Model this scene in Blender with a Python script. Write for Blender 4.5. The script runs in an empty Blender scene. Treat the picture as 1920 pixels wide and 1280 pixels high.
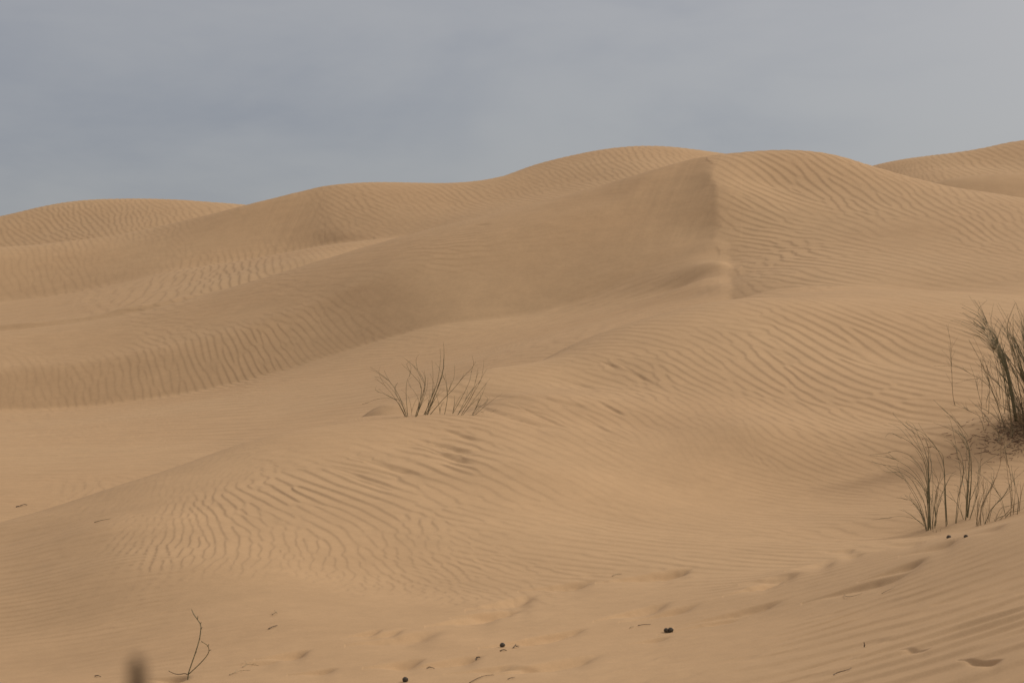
import bpy, math, random
import numpy as np

random.seed(7)
rng = np.random.default_rng(11)
F = 3500.0            # focal length in photo pixels (1920 wide)
CU, CV = 960.0, 640.0
CAMZ = 2.0
COL = bpy.context.scene.collection


def w3(u, v, d):
    return ((u - CU) / F * d, d, CAMZ + (CV - v) / F * d)


def uz(u, d, z):      # column, distance, height relative to the lens
    return ((u - CU) / F * d, d, CAMZ + z)


# ----------------------------------------------------------------- smooth surfaces through survey points
def tps_fit(pts, lam=1e-4):
    P = np.array(pts, float)
    c = P[:, :2].mean(0)
    s = P[:, :2].std()
    X = (P[:, :2] - c) / s
    n = len(X)
    r2 = ((X[:, None, :] - X[None, :, :]) ** 2).sum(2)
    K = 0.5 * r2 * np.log(r2 + 1e-12) + lam * np.eye(n)
    A = np.zeros((n + 3, n + 3))
    A[:n, :n] = K
    A[:n, n] = 1
    A[:n, n + 1:] = X
    A[n:, :n] = A[:n, n:].T
    b = np.zeros(n + 3)
    b[:n] = P[:, 2]
    return np.linalg.solve(A, b), X, c, s


def tps_eval(fit, x, y):
    w, X, c, s = fit
    qx = ((x - c[0]) / s).ravel()
    qy = ((y - c[1]) / s).ravel()
    out = w[-3] + w[-2] * qx + w[-1] * qy
    for i in range(len(X)):
        r2 = (qx - X[i, 0]) ** 2 + (qy - X[i, 1]) ** 2
        out += w[i] * 0.5 * r2 * np.log(r2 + 1e-12)
    return out.reshape(x.shape)


# near sand: bottom flank, light apron, rippled mound, long rippled slope up to its ridge
near = [uz(u, 4.0, z) for u, z in ((-900, -1.98), (300, -1.92), (960, -1.87), (1700, -1.68), (2700, -1.3))]
near += [uz(960, 0.7, -0.95), uz(960, 1.8, -1.5), uz(-300, 10.5, -2.06), uz(2300, 7.5, -1.0), uz(2400, 13, -0.85)]
near += [w3(*p) for p in (
    (0, 1280, 12.0), (480, 1280, 10.6), (960, 1280, 10.2), (1440, 1280, 9.3), (1920, 1280, 7.2),
    (0, 1180, 14.2), (480, 1180, 12.7), (960, 1180, 12.5), (1440, 1160, 11.9), (1920, 1120, 9.8),
    (1000, 1120, 14.3), (1300, 1092, 14.6), (1500, 1060, 15.2), (1650, 1035, 15.0), (1780, 1005, 14.5),
    (1850, 987, 13.7), (1920, 968, 13.1), (2100, 920, 12.2),
    (700, 1080, 15.4), (1000, 1050, 16.1), (1280, 1040, 16.4), (1500, 1020, 17.0), (1650, 1012, 17.1),
    (1150, 972, 19.0), (1280, 979, 19.2), (1450, 993, 18.7), (1600, 1000, 18.2), (1740, 1003, 17.6),
    (1300, 940, 20.6), (1300, 880, 21.9), (1500, 962, 20.1), (1500, 900, 22.0), (1700, 900, 21.6), (1700, 965, 18.7),
    (1200, 800, 24.0), (1400, 800, 23.6), (1600, 800, 24.6), (1750, 800, 25.0), (1890, 790, 25.0), (1930, 815, 23.6),
    (1890, 750, 26.2), (1100, 720, 27.6), (1250, 680, 28.6), (1400, 680, 28.8), (1550, 670, 29.6), (1700, 680, 30.0),
    (1850, 680, 29.6), (1060, 652, 32.0), (1200, 605, 34.0), (1330, 572, 35.5), (1450, 562, 36.2), (1640, 560, 37.0),
    (1830, 577, 36.5), (1920, 590, 35.5), (2100, 600, 34.5), (2100, 790, 24.5),
    (200, 1060, 15.3), (400, 1060, 15.0), (0, 1090, 15.7), (400, 980, 16.9), (200, 985, 16.9), (0, 1025, 17.4),
    (0, 985, 18.4), (100, 955, 18.9), (230, 907, 20.0), (400, 850, 21.4), (480, 823, 22.0), (600, 800, 22.8),
    (700, 788, 23.2), (800, 779, 23.6), (880, 777, 24.0), (600, 950, 17.9), (600, 880, 19.7), (800, 900, 19.5),
    (800, 840, 21.2), (1000, 880, 20.3), (1000, 800, 23.0), (950, 742, 25.6), (900, 980, 17.6), (600, 1020, 16.3),
    (880, 700, 28.6), (800, 732, 27.3), (700, 765, 26.0), (640, 789, 24.2))]
near += [uz(*p) for p in (
    (1850, 15.4, -1.6), (1930, 15.0, -1.52), (2100, 15, -1.2), (1740, 18.0, -1.77), (1890, 17.6, -1.6),
    (800, 25.3, -1.04), (880, 26.0, -0.93),
    (880, 31, -1.05), (800, 30, -1.25), (700, 28.6, -1.5), (600, 26, -1.62), (480, 25, -1.85), (230, 23, -2.15), (0, 21, -2.3),
    (-400, 19, -2.4), (-400, 15, -2.0),
    (1060, 35, -0.75), (1200, 38, -0.25), (1330, 40.5, 0.35), (1450, 41, 0.62), (1640, 43, 0.6), (1830, 42.5, 0.35), (2000, 41, 0.3),
    (1060, 45, -3.5), (1600, 52, -3.0), (600, 36, -4.0), (0, 32, -5.0), (2100, 46, -3.0))]

# basin floor behind the mound
base_pts = [(-150, 770, 52.0), (0, 768, 52.3), (130, 764, 52.5), (220, 755, 52.7), (400, 727, 53.2), (500, 703, 53.5), (600, 673, 53.8), (700, 642, 54.0),
            (800, 614, 54.0), (870, 603, 54.0), (960, 594, 54.1), (1100, 560, 54.5), (1200, 512, 55.3), (1270, 480, 55.9), (1340, 456, 56.2)]
basin = [w3(*p) for p in base_pts]
basin += [w3(*p) for p in (
    (-300, 850, 31), (-300, 775, 50), (0, 930, 23.5), (0, 850, 31), (0, 800, 42), (200, 900, 25), (200, 820, 35),
    (400, 820, 33), (600, 760, 38), (800, 690, 43), (960, 640, 47.2), (1100, 601, 48.8), (1200, 562, 51.8), (1270, 541, 52.2),
    (1310, 527, 50.8), (1366, 475, 55.2), (1370, 494, 53.5), (1383, 507, 52.0), (1379, 534, 48.4), (1340, 490, 53.0), (1345, 563, 46.5), (1300, 556, 48.5))]
basin += [uz(*p) for p in (
    (1200, 40, 0.25), (1060, 35, -0.5), (1460, 48, 1.0), (1520, 50, 0.9), (1700, 52, 0.2), (1900, 40, -0.6),
    (0, 66, -2.0), (600, 72, -0.8), (1200, 68, 1.0), (1500, 68, 1.0), (0, 90, -2), (1500, 90, -1), (-500, 60, -2), (800, 20, -2.1))]

# lee face of the main dune
top_pts = [(-150, 695, 54.1), (0, 690, 54.4), (130, 682, 54.6), (220, 670, 54.9), (400, 632, 55.6), (500, 602, 56.2), (600, 564, 57.0), (680, 532, 57.3),
           (760, 505, 57.5), (850, 480, 58.0), (940, 455, 58.6), (1080, 408, 60.1), (1180, 368, 61.6), (1250, 331, 63.0)]
brink = [(1308, 297, 64.6), (1332, 318, 62.3), (1344, 350, 60.4), (1344, 390, 58.8), (1350, 430, 57.4), (1366, 465, 55.6),
         (1385, 498, 52.6), (1380, 530, 48.8)]
main_lee = []
for b, t in zip(base_pts, top_pts):
    B = np.array(w3(*b)); T = np.array(w3(*t))
    main_lee += [tuple(B), tuple(T), tuple(0.5 * (B + T) + np.array((0, 0, 0.0))), tuple(T + 0.7 * (T - B)), tuple(B - 0.7 * (T - B))]
main_lee += [w3(*p) for p in brink]
main_lee += [uz(*p) for p in ((1400, 44, 2.3), (1400, 40, 2.2), (1460, 44, 3.8), (1340, 41, 1.5), (1420, 47.5, 2.6), (1600, 42, 7.0), (1600, 52, 9.0))]
for u, v, d in brink[:-1]:
    x, y, z = w3(u, v, d)
    main_lee += [(x + 1.6, y + 0.6, z + 1.05), (x + 4.0, y + 1.6, z + 2.6)]

# body of the main dune: left shoulder, crest, wind-facing right side
main = [w3(*p) for p in top_pts[:-1]] + [w3(*p) for p in brink]
main += [w3(*p) for p in (
    (-250, 640, 65), (0, 624, 65), (150, 606, 65), (300, 576, 65.5), (450, 541, 66.5), (600, 500, 67.8), (700, 473, 68.5),
    (850, 440, 69), (950, 416, 69), (1100, 370, 68), (1200, 334, 67.0), (1260, 311, 66.0),
    (1340, 291, 65.6), (1420, 284, 66.5), (1480, 283, 67), (1540, 287, 67), (1600, 300, 66.5), (1640, 313, 66), (1700, 330, 65.5),
    (1760, 345, 65), (1800, 354, 64.5), (1860, 362, 64), (1920, 372, 63), (2150, 395, 60),
    (1450, 350, 61.8), (1450, 420, 57.6), (1450, 500, 51.0), (1450, 543, 43.5), (1600, 380, 60.0), (1600, 450, 54.5),
    (1600, 520, 46.5), (1750, 420, 55.5), (1750, 480, 50.0), (1750, 545, 44), (1900, 440, 53), (1900, 520, 44.5),
    (1900, 580, 38.5), (2150, 520, 42), (1450, 552, 41.5), (1600, 550, 41.5), (1750, 557, 40.4))]
main += [uz(*p) for p in (
    (1318, 50, 1.27), (1265, 50, 0.85), (1318, 47.5, 0.97), (1250, 47, 0.5), (1318, 52.5, 1.82), (1265, 53, 1.4), (1310, 45, 0.45),
    (1450, 35, 0.35), (1700, 33, 0.15), (1900, 33, -0.15), (1400, 44, 1.0),
    (-250, 69, -1.2), (0, 70, -0.7), (300, 71, 0.1), (600, 74, 1.2), (850, 77, 2.1), (1100, 76, 3.4), (1310, 73, 4.6), (1480, 76, 4.9),
    (1700, 75, 3.6), (1920, 72, 2.6), (2150, 70, 2.6),
    (0, 82, -5.0), (600, 90, -4.5), (1200, 92, -3.5), (1600, 92, -3.0), (2100, 88, -4.0))]

# second dune with its valley
base2_pts = [(-200, 575, 91), (0, 566, 92), (100, 555, 92), (200, 537, 92), (300, 512, 92.5), (400, 497, 93), (500, 484, 93.5), (600, 463, 94)]
top2_pts = [(-200, 472, 98), (0, 472, 99), (100, 463, 100), (240, 447, 101), (330, 426, 101.5), (440, 394, 102), (520, 374, 102.5), (596, 355, 103.2)]
brink2 = [(608, 350, 104), (607, 375, 101), (609, 400, 98.5), (616, 420, 96.6), (640, 436, 94.6), (690, 446, 92.6), (760, 446, 90.6)]
floor2 = [w3(*p) for p in base2_pts]
floor2 += [w3(*p) for p in ((0, 600, 78), (200, 562, 80), (400, 520, 82), (600, 485, 80), (680, 452, 89), (760, 448, 87))]
floor2 += [uz(*p) for p in ((0, 68, -0.1), (400, 72, 1.2), (700, 76, 2.3), (900, 80, 2.5), (0, 125, 0.5), (700, 125, 2), (1300, 120, 2), (1300, 80, 2))]
lee2 = []
for b, t in zip(base2_pts, top2_pts):
    B = np.array(w3(*b)); T = np.array(w3(*t))
    lee2 += [tuple(B), tuple(T), tuple(T + 0.8 * (T - B)), tuple(B - 0.7 * (T - B))]
lee2 += [w3(*p) for p in brink2]
for u, v, d in brink2:
    x, y, z = w3(u, v, d)
    lee2 += [(x + 2.0, y + 0.7, z + 1.2), (x + 6.0, y + 2.0, z + 3.6)]
second = [w3(u, v - 1, d + 0.6) for u, v, d in top2_pts] + [w3(*p) for p in brink2]
second += [w3(*p) for p in (
    (-200, 463, 103), (0, 464, 103), (120, 454, 104), (240, 438, 105), (330, 418, 105.2), (440, 391, 105),
    (625, 347, 105.4), (700, 344, 107), (800, 346, 108), (880, 346, 108.5), (930, 335, 109), (1000, 310, 110), (1060, 296, 110.5),
    (1150, 281, 111.5), (1210, 278, 112), (1280, 280, 112), (1340, 289, 111), (1500, 315, 110),
    (700, 400, 97), (850, 420, 90), (850, 380, 98), (950, 405, 88), (950, 370, 97.5), (1100, 340, 97.5), (1200, 320, 97.5))]
second += [uz(*p) for p in (
    (850, 80, 3.4), (1100, 82, 4.6), (1300, 86, 5.8), (720, 84, 3.6), (0, 109, 3.4), (240, 110, 4.4), (440, 111, 6.0), (700, 116, 7.6), (1000, 119, 8.2), (1300, 121, 9.5),
    (0, 125, -2), (700, 132, 0), (1300, 138, 0), (1700, 120, 4), (1800, 100, 2))]

# far dunes
farl = [w3(*p) for p in ((-250, 460, 139), (-100, 440, 140), (0, 417, 140), (80, 391, 140), (150, 378, 140), (230, 375, 140), (330, 379, 140), (400, 385, 139), (450, 393, 138),
                         (600, 420, 136), (0, 462, 126), (230, 430, 124), (440, 420, 124), (150, 410, 131))]
farl += [uz(*p) for p in ((0, 108, 3), (300, 108, 3.6), (500, 110, 4.5), (0, 150, 5), (300, 152, 7), (600, 150, 4), (300, 175, -3), (900, 140, -2), (-400, 140, 3))]
farr = [w3(*p) for p in ((1500, 352, 134), (1560, 340, 135), (1640, 314, 135), (1750, 298, 135), (1830, 286, 135), (1870, 273, 135), (1920, 267, 135), (2060, 262, 134), (2300, 300, 130),
                         (1700, 335, 122), (1850, 340, 117), (1850, 310, 125), (2000, 320, 121))]
farr += [uz(*p) for p in ((1700, 108, 7.5), (1900, 105, 7.5), (1400, 130, 4), (1640, 150, 6), (1920, 150, 8), (1800, 175, -3), (2300, 160, -3), (1200, 130, -2), (2100, 104, 7))]
strip = [w3(*p) for p in ((1700, 366, 88), (1780, 357, 90), (1830, 351, 91), (1880, 347, 91), (1920, 344, 91), (2000, 342, 91), (2200, 352, 90), (1860, 368, 83), (1960, 370, 82))]
strip += [uz(*p) for p in ((1650, 94, 4), (1850, 99, 5.6), (2000, 99, 5.8), (1850, 75, 4.2), (2100, 74, 4.0), (1500, 88, 1), (1850, 112, 0), (2200, 112, 0))]

SHEETS = [near, basin, main, main_lee, floor2, second, lee2, farl, farr, strip]
FITS = [tps_fit(s) for s in SHEETS]


BR_D = [46, 48.8, 52.6, 55.6, 57.4, 60.4, 62.3, 64.0]
BR_U = [1376, 1380, 1385, 1366, 1350, 1344, 1332, 1308]


def smin(a, b, k):
    h = np.clip(0.5 + 0.5 * (b - a) / k, 0, 1)
    return b + (a - b) * h - k * h * (1 - h)


def smax(a, b, k):
    return -smin(-a, -b, k)


def sstep(e0, e1, x):
    t = np.clip((x - e0) / (e1 - e0), 0, 1)
    return t * t * (3 - 2 * t)


def compose(S, u, d):
    """all sheets -> height of the sand; also which dune it belongs to"""
    nz, ba, ma, le, f2, se, l2, fl, fr, st = S
    k1 = 0.04 + 0.12 * (1 - sstep(350, 700, u)) + 0.22 * sstep(650, 850, u) * (1 - sstep(950, 1200, u))
    le = le + np.clip(u - 8 - np.interp(d, BR_D, BR_U) + 10 - 18 * sstep(56, 59, d), 0, 400) * 0.03 * sstep(40, 47, d) + 0.8 * sstep(-25, 0, u - np.interp(d, BR_D, BR_U)) * sstep(44, 48, d) * (1 - sstep(54, 57.5, d))
    le = le + 1.6 * sstep(1280, 1350, u) * (1 - sstep(52.5, 55.5, d))
    k1 = k1 + 0.1 * sstep(1335, 1375, u) * (1 - sstep(55, 58, d))
    k1 = k1 + 0.12 * sstep(1150, 1260, u) * sstep(61.5, 63.5, d)
    m = smin(ma, le, k1) - np.clip(35 - d, 0, 40) * 2.0
    ba = ba - np.clip(u - 1345, 0, 300) ** 2 * 0.00012 - np.clip(36 - d, 0, 40) * 0.5 * sstep(1000, 1250, u)
    m = smax(m, ba, 0.07 + 0.08 * sstep(1290, 1340, u))
    l2 = l2 + np.clip(u - 700, 0, 600) * 0.03
    s2 = smin(se, l2, 0.15 + 0.2 * (1 - sstep(200, 560, u)))
    s2 = smax(s2, f2, 0.25)
    idx = np.zeros(nz.shape, np.int8)
    z = smax(nz, m, 0.05 + 0.5 * sstep(1300, 1500, u))
    idx[m > nz] = 1
    for q, i in ((s2, 2), (fl, 3), (fr, 4), (st, 4)):
        far_ok = d > 66
        q = np.where(far_ok, q, -50)
        idx[q > z] = i
        z = np.maximum(z, q)
    flat = np.full_like(z, CAMZ - 3.0) - np.clip(d - 150, 0, 50) * 0.05
    idx[(flat > z) & (d > 66)] = 3
    z = np.where(d > 66, np.maximum(z, flat), z)
    return z, idx


GU = np.arange(-1700, 3620, 14.0)
GL = np.arange(math.log(0.5), math.log(420), 0.0115)
gu, gl = np.meshgrid(GU, GL, indexing='ij')
gd = np.exp(gl)
gx = (gu - CU) / F * gd
GS = [tps_eval(f, gx, gd) for f in FITS]
GZ, GI = compose(GS, gu, gd)


def hummock(x, y):
    """mound of trapped sand around the big tussock"""
    a = (x - HUM[0]) * 0.9 + (y - HUM[1]) * 0.25; b = (y - HUM[1]) - (x - HUM[0]) * 0.15
    a = np.where(a < 0, a / 1.35, a / 1.2); b = np.where(b < 0, b / 0.95, b / 1.3)
    return 0.34 * np.exp(-(a * a + b * b))


HUM = (1945 - CU) / F * 23.3, 23.3
GZ = GZ + hummock(gx, gd)
GV = CV - (GZ - CAMZ) / gd * F          # image row of every grid point


def cubic_w(t):
    return (-0.5 * t + t * t - 0.5 * t ** 3, 1 - 2.5 * t * t + 1.5 * t ** 3, 0.5 * t + 2 * t * t - 1.5 * t ** 3, -0.5 * t * t + 0.5 * t ** 3)


def upsample(G, u1, L2):
    """G on (GU, GL) -> values on columns u1 with per-column log distances L2[col,row]"""
    fu = (u1 - GU[0]) / (GU[1] - GU[0])
    i = np.clip(fu.astype(int), 1, len(GU) - 3)
    w = cubic_w(fu - i)
    prof = sum(w[k][:, None] * G[i + k - 1] for k in range(4))
    fl = (L2 - GL[0]) / (GL[1] - GL[0])
    j = np.clip(fl.astype(int), 1, len(GL) - 3)
    w = cubic_w(fl - j)
    return sum(w[k] * np.take_along_axis(prof, j + k - 1, 1) for k in range(4))


def seen_dist(u, v):
    """distance of the first sand met by the sight line through photo pixel (u, v)"""
    fu = np.clip((u - GU[0]) / (GU[1] - GU[0]), 0, len(GU) - 1.001)
    i = int(fu); t = fu - i
    prof = GV[i] * (1 - t) + GV[i + 1] * t
    ok = np.nonzero(prof <= v)[0]
    if len(ok) == 0:
        return 140.0
    j = ok[0]
    if j == 0:
        return math.exp(GL[0])
    a = (prof[j - 1] - v) / max(prof[j - 1] - prof[j], 1e-6)
    return math.exp(GL[j - 1] + a * (GL[j] - GL[j - 1]))


# ----------------------------------------------------------------- mesh columns and rows
STEP = 1.6
ucols = np.arange(-140, 2060, STEP)
left = -140 - np.cumsum(STEP * 1.045 ** np.arange(1, 88)); left = left[left > -1650][::-1]
right = 2060 + np.cumsum(STEP * 1.045 ** np.arange(0, 88)); right = right[right < 3570]
U1 = np.concatenate([left, ucols, right])
NC = len(U1)
NR = 1500
dv = -np.diff(GV, axis=1) / np.diff(GL)[None, :]
dens = np.where(dv > 0, np.minimum(dv, 6000), np.minimum(-dv * 0.12, 300)) * ((GV[:, 1:] < 1330) & (GL[None, 1:] < math.log(145))) + 40
vmin = np.minimum.accumulate(GV, axis=1)[:, 1:]
dens = np.where(GV[:, 1:] > vmin + 25, np.minimum(dens, 120), dens)      # stretches hidden behind a crest stay coarse
dens = np.where((np.abs(gl[:, 1:] - math.log(63.2)) < 0.05) & (gu[:, 1:] < 520), np.maximum(dens, 2600), dens)
ker = np.exp(-0.5 * (np.arange(-12, 13) / 5.0) ** 2); ker /= ker.sum()
pad = np.pad(dens, ((12, 12), (0, 0)), mode='edge')
dens = sum(ker[k] * pad[k:k + len(GU)] for k in range(25))
k2 = np.ones(7) / 7
dens = np.apply_along_axis(lambda a: np.convolve(np.pad(a, 3, mode='edge'), k2, 'valid'), 1, dens)
cum = np.concatenate([np.zeros((len(GU), 1)), np.cumsum(dens * np.diff(GL)[None, :], 1)], 1)
cum /= cum[:, -1:]
rowL = np.stack([np.interp(np.linspace(0, 1, NR), cum[i], GL) for i in range(len(GU))])
fu = (U1 - GU[0]) / (GU[1] - GU[0])
i0 = np.clip(fu.astype(int), 0, len(GU) - 2)
tt = (fu - i0)[:, None]
LL = rowL[i0] * (1 - tt) + rowL[i0 + 1] * tt
DD = np.exp(LL)
UU = np.broadcast_to(U1[:, None], DD.shape)
XX = (UU - CU) / F * DD
SS = [upsample(g, U1, LL) for g in GS]
ZZ, II = compose(SS, UU, DD)
del SS
ZZ += hummock(XX, DD)
VV = CV - (ZZ - CAMZ) / DD * F
# ----------------------------------------------------------------- wind ripples
# read off the photo: image position, slant of the ripple lines (deg), spacing (photo px), strength, raggedness
RIPPLE_H = 0.057
RIP = [
    (60, 440, -38, 11, .8, .3), (150, 410, -50, 11, .9, .3), (230, 420, -64, 12, .9, .3), (320, 400, -45, 11, .8, .3), (400, 395, -28, 9, .6, .3),
    (100, 520, -76, 15, .35, .4), (40, 500, -70, 15, .35, .4), (250, 490, -70, 12, .15, .4), (430, 440, -60, 12, .0, .4), (550, 410, -60, 12, .0, .3),
    (60, 590, 8, 9, .15, .3), (250, 555, 30, 12, .45, .3), (340, 530, 55, 15, .7, .2), (430, 508, 80, 17, .8, .2), (520, 490, -65, 17, .7, .2), (580, 480, -45, 12, .6, .2),
    (680, 380, -28, 12, .8, .5), (640, 400, -35, 12, .8, .5), (680, 425, -30, 10, .7, .5), (780, 420, -20, 8, .4, .5), (780, 365, -30, 9, .6, .3),
    (900, 370, -28, 9, .7, .3), (1000, 350, -30, 9, .9, .2), (1100, 315, -36, 10, .9, .2), (1200, 300, -48, 12, .9, .2), (900, 405, -20, 8, .35, .3),
    (150, 640, 3, 8, .1, .3), (450, 580, 12, 8, .12, .4), (650, 500, 6, 9, .3, .5), (850, 460, 6, 8, .45, .4), (1000, 430, 14, 8, .3, .3),
    (60, 720, -78, 19, .3, .4), (180, 720, -82, 20, .4, .4), (300, 700, -80, 18, .6, .3), (380, 680, -72, 17, .7, .2), (480, 650, -60, 16, .7, .2),
    (560, 620, -52, 18, .8, .2), (640, 600, -50, 18, .6, .3), (600, 650, -35, 12, .5, .3), (720, 570, -40, 16, .15, .3), (800, 560, -20, 14, .0, .3),
    (1000, 520, 10, 12, .0, .3), (1200, 430, 10, 12, .0, .3), (1290, 350, 10, 12, .0, .3), (1318, 330, -20, 12, .0, .3), (1325, 360, -20, 12, .0, .3), (1324, 390, -15, 12, .0, .3), (1326, 420, -12, 12, .0, .3), (1336, 446, -12, 12, .0, .3), (1270, 400, 0, 12, .0, .3), (1360, 345, -25, 13, .9, .3), (1362, 380, -18, 13, .9, .4), (1368, 430, -14, 12, .9, .5), (1395, 465, -14, 11, .8, .6), (1330, 480, 10, 10, .0, .3), (950, 560, 10, 12, .02, .3),
    (1000, 615, 19, 9, .5, .15), (1150, 570, 22, 9, .45, .15), (850, 670, 14, 8, .4, .2), (650, 720, 8, 8, .3, .3), (300, 790, 3, 8, .3, .3),
    (100, 840, 3, 8, .3, .3), (450, 790, 4, 8, .25, .3), (250, 860, 2, 8, .2, .3), (1280, 540, 15, 8, .25, .4), (1340, 520, 60, 10, .3, .5),
    (1370, 320, -28, 15, .8, .2), (1450, 310, -32, 15, .9, .2), (1550, 330, -38, 15, .95, .2), (1400, 370, -25, 15, .9, .2), (1600, 380, -38, 15, .9, .2),
    (1700, 380, -38, 14, .9, .2), (1850, 410, -42, 15, .95, .2), (1800, 370, -40, 14, .8, .2), (1900, 450, -35, 14, .8, .3),
    (1370, 405, -15, 13, .85, .6), (1420, 440, -12, 12, .8, .6), (1400, 500, -14, 12, .7, .7), (1480, 470, -12, 12, .9, .6), (1520, 510, -10, 10, .7, .5),
    (1550, 420, -18, 12, .4, .4), (1700, 440, -15, 12, .2, .4), (1620, 480, -12, 9, .6, .3), (1750, 495, -13, 9, .5, .2), (1880, 510, -15, 9, .5, .2),
    (1450, 550, -4, 8, .4, .5), (1650, 550, -5, 8, .2, .4), (1850, 560, -12, 8, .3, .3), (1300, 595, 0, 9, .4, .6), (1150, 640, -4, 10, .5, .7),
    (1200, 660, -14, 11, .6, .6), (1350, 660, -26, 15, .9, .3), (1300, 700, -34, 16, 1., .25), (1400, 700, -36, 17, 1., .25), (1480, 690, -34, 17, 1., .25),
    (1560, 660, -28, 16, .95, .3), (1650, 640, -24, 15, .9, .3), (1750, 620, -22, 12, .7, .3), (1650, 700, -20, 14, .85, .3), (1750, 690, -12, 12, .6, .3),
    (1550, 740, -28, 17, .95, .25), (1680, 760, -10, 16, .8, .3), (1800, 760, -6, 15, .5, .3), (1500, 790, -28, 15, .6, .3), (1620, 810, -22, 13, .6, .3),
    (1200, 730, -32, 15, .8, .3), (1250, 780, -34, 15, .6, .3), (1350, 780, -40, 15, .6, .3), (1100, 760, -28, 14, .8, .5), (1050, 710, -14, 11, .6, .7),
    (960, 720, -8, 9, .4, .7), (1120, 820, -28, 14, .6, .4), (1250, 830, -55, 14, .25, .3), (1360, 825, -62, 13, .35, .3), (1480, 850, -24, 12, .5, .3),
    (1600, 890, -14, 9, .5, .2), (1400, 900, -14, 9, .45, .2), (1250, 890, -16, 10, .3, .2), (1500, 945, -8, 8, .3, .2), (1300, 950, -10, 8, .2, .2), (1700, 930, -8, 9, .4, .2),
    (1050, 870, -26, 14, .35, .4), (1000, 830, -26, 14, .7, .5), (900, 830, -20, 17, .9, .5), (950, 790, -22, 15, .8, .5), (800, 860, -22, 20, 1., .5),
    (850, 800, -14, 16, .6, .5), (700, 840, -10, 14, .5, .6), (780, 800, -8, 10, .4, .6), (620, 820, 4, 8, .35, .4), (500, 850, 6, 8, .35, .5),
    (700, 890, -18, 20, 1.1, .4), (620, 900, -20, 18, .95, .4), (560, 930, -26, 19, 1.1, .2), (480, 930, -28, 18, 1.1, .2), (420, 945, -38, 18, 1.1, .2),
    (370, 970, -62, 18, 1.1, .2), (310, 985, 82, 18, 1.1, .25), (380, 1010, -75, 20, 1.1, .25), (450, 990, -40, 22, 1., .3), (300, 1020, 58, 17, 1., .3),
    (400, 1040, 55, 18, .9, .35), (500, 1030, 62, 22, .9, .5), (280, 980, 62, 13, .6, .3), (250, 940, 45, 9, .3, .4), (370, 900, 50, 9, .3, .5), (430, 880, 30, 8, .3, .5),
    (600, 990, -40, 24, .9, .5), (560, 1050, 60, 20, .7, .6), (680, 960, -26, 22, .9, .5), (800, 950, -30, 24, .6, .6), (680, 1010, -75, 26, .6, .6),
    (800, 1020, -65, 24, .6, .7), (760, 1070, -40, 16, .7, .7), (660, 1080, -45, 15, .7, .7), (900, 960, -22, 20, .5, .5), (900, 1050, -12, 13, .7, .8),
    (1000, 1030, -8, 11, .6, .8), (1100, 1060, -8, 12, .6, .8), (1150, 1010, -6, 10, .5, .7), (1300, 1020, -4, 9, .5, .7), (1350, 1060, -4, 10, .5, .7),
    (1480, 1030, -3, 8, .5, .6), (1600, 1015, -3, 7, .4, .4), (1000, 960, -12, 12, .4, .3), (860, 1100, -30, 13, .6, .7), (950, 1080, -18, 12, .5, .7),
    (60, 1020, 14, 9, .35, .15), (150, 1000, 18, 9, .3, .15), (60, 1080, 11, 9, .5, .1), (180, 1100, 12, 9, .45, .1), (80, 1160, 10, 10, .5, .1),
    (300, 1160, 12, 10, .45, .15), (200, 1200, 10, 10, .4, .2), (400, 1120, 15, 8, .2, .3), (550, 1120, 5, 7, .15, .5), (480, 1180, 12, 9, .3, .3),
    (100, 1250, 6, 12, .15, .4), (600, 1200, 10, 10, .12, .4), (800, 1170, 10, 8, .12, .4), (900, 1250, 12, 12, .15, .4), (1100, 1180, 12, 10, .15, .4),
    (700, 1135, 10, 7, .15, .4), (1150, 1120, 12, 9, .12, .4),
    (1300, 1250, 13, 14, .5, .15), (1450, 1220, 15, 15, .65, .12), (1600, 1180, 16, 17, .7, .12), (1750, 1130, 17, 17, .7, .12), (1850, 1070, 18, 14, .55, .15),
    (1700, 1240, 15, 21, .75, .12), (1850, 1180, 17, 24, .8, .12), (1880, 1250, 14, 30, .7, .15), (1560, 1270, 14, 21, .6, .15), (1400, 1160, 15, 11, .3, .2),
    (1600, 1110, 17, 11, .3, .2), (1750, 1060, 20, 10, .25, .2), (1850, 1010, 18, 9, .2, .2),
    (1750, 320, -30, 10, .7, .3), (1850, 310, -26, 10, .8, .3), (1700, 325, -70, 9, .6, .3), (1900, 290, -30, 11, .8, .3), (1860, 358, 0, 9, .05, .3),
]


def surf_z(u, d):
    """smooth sand height at image column u, distance d (from the coarse grid)"""
    fu = np.clip((u - GU[0]) / (GU[1] - GU[0]), 0, len(GU) - 1.001); i = int(fu); a = fu - i
    fl = np.clip((math.log(d) - GL[0]) / (GL[1] - GL[0]), 0, len(GL) - 1.001); j = int(fl); b = fl - j
    return ((GZ[i, j] * (1 - b) + GZ[i, j + 1] * b) * (1 - a) + (GZ[i + 1, j] * (1 - b) + GZ[i + 1, j + 1] * b) * a)


def to_px(x, y):
    u = CU + x / y * F
    return u, CV - (surf_z(u, y) - CAMZ) / y * F


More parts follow.
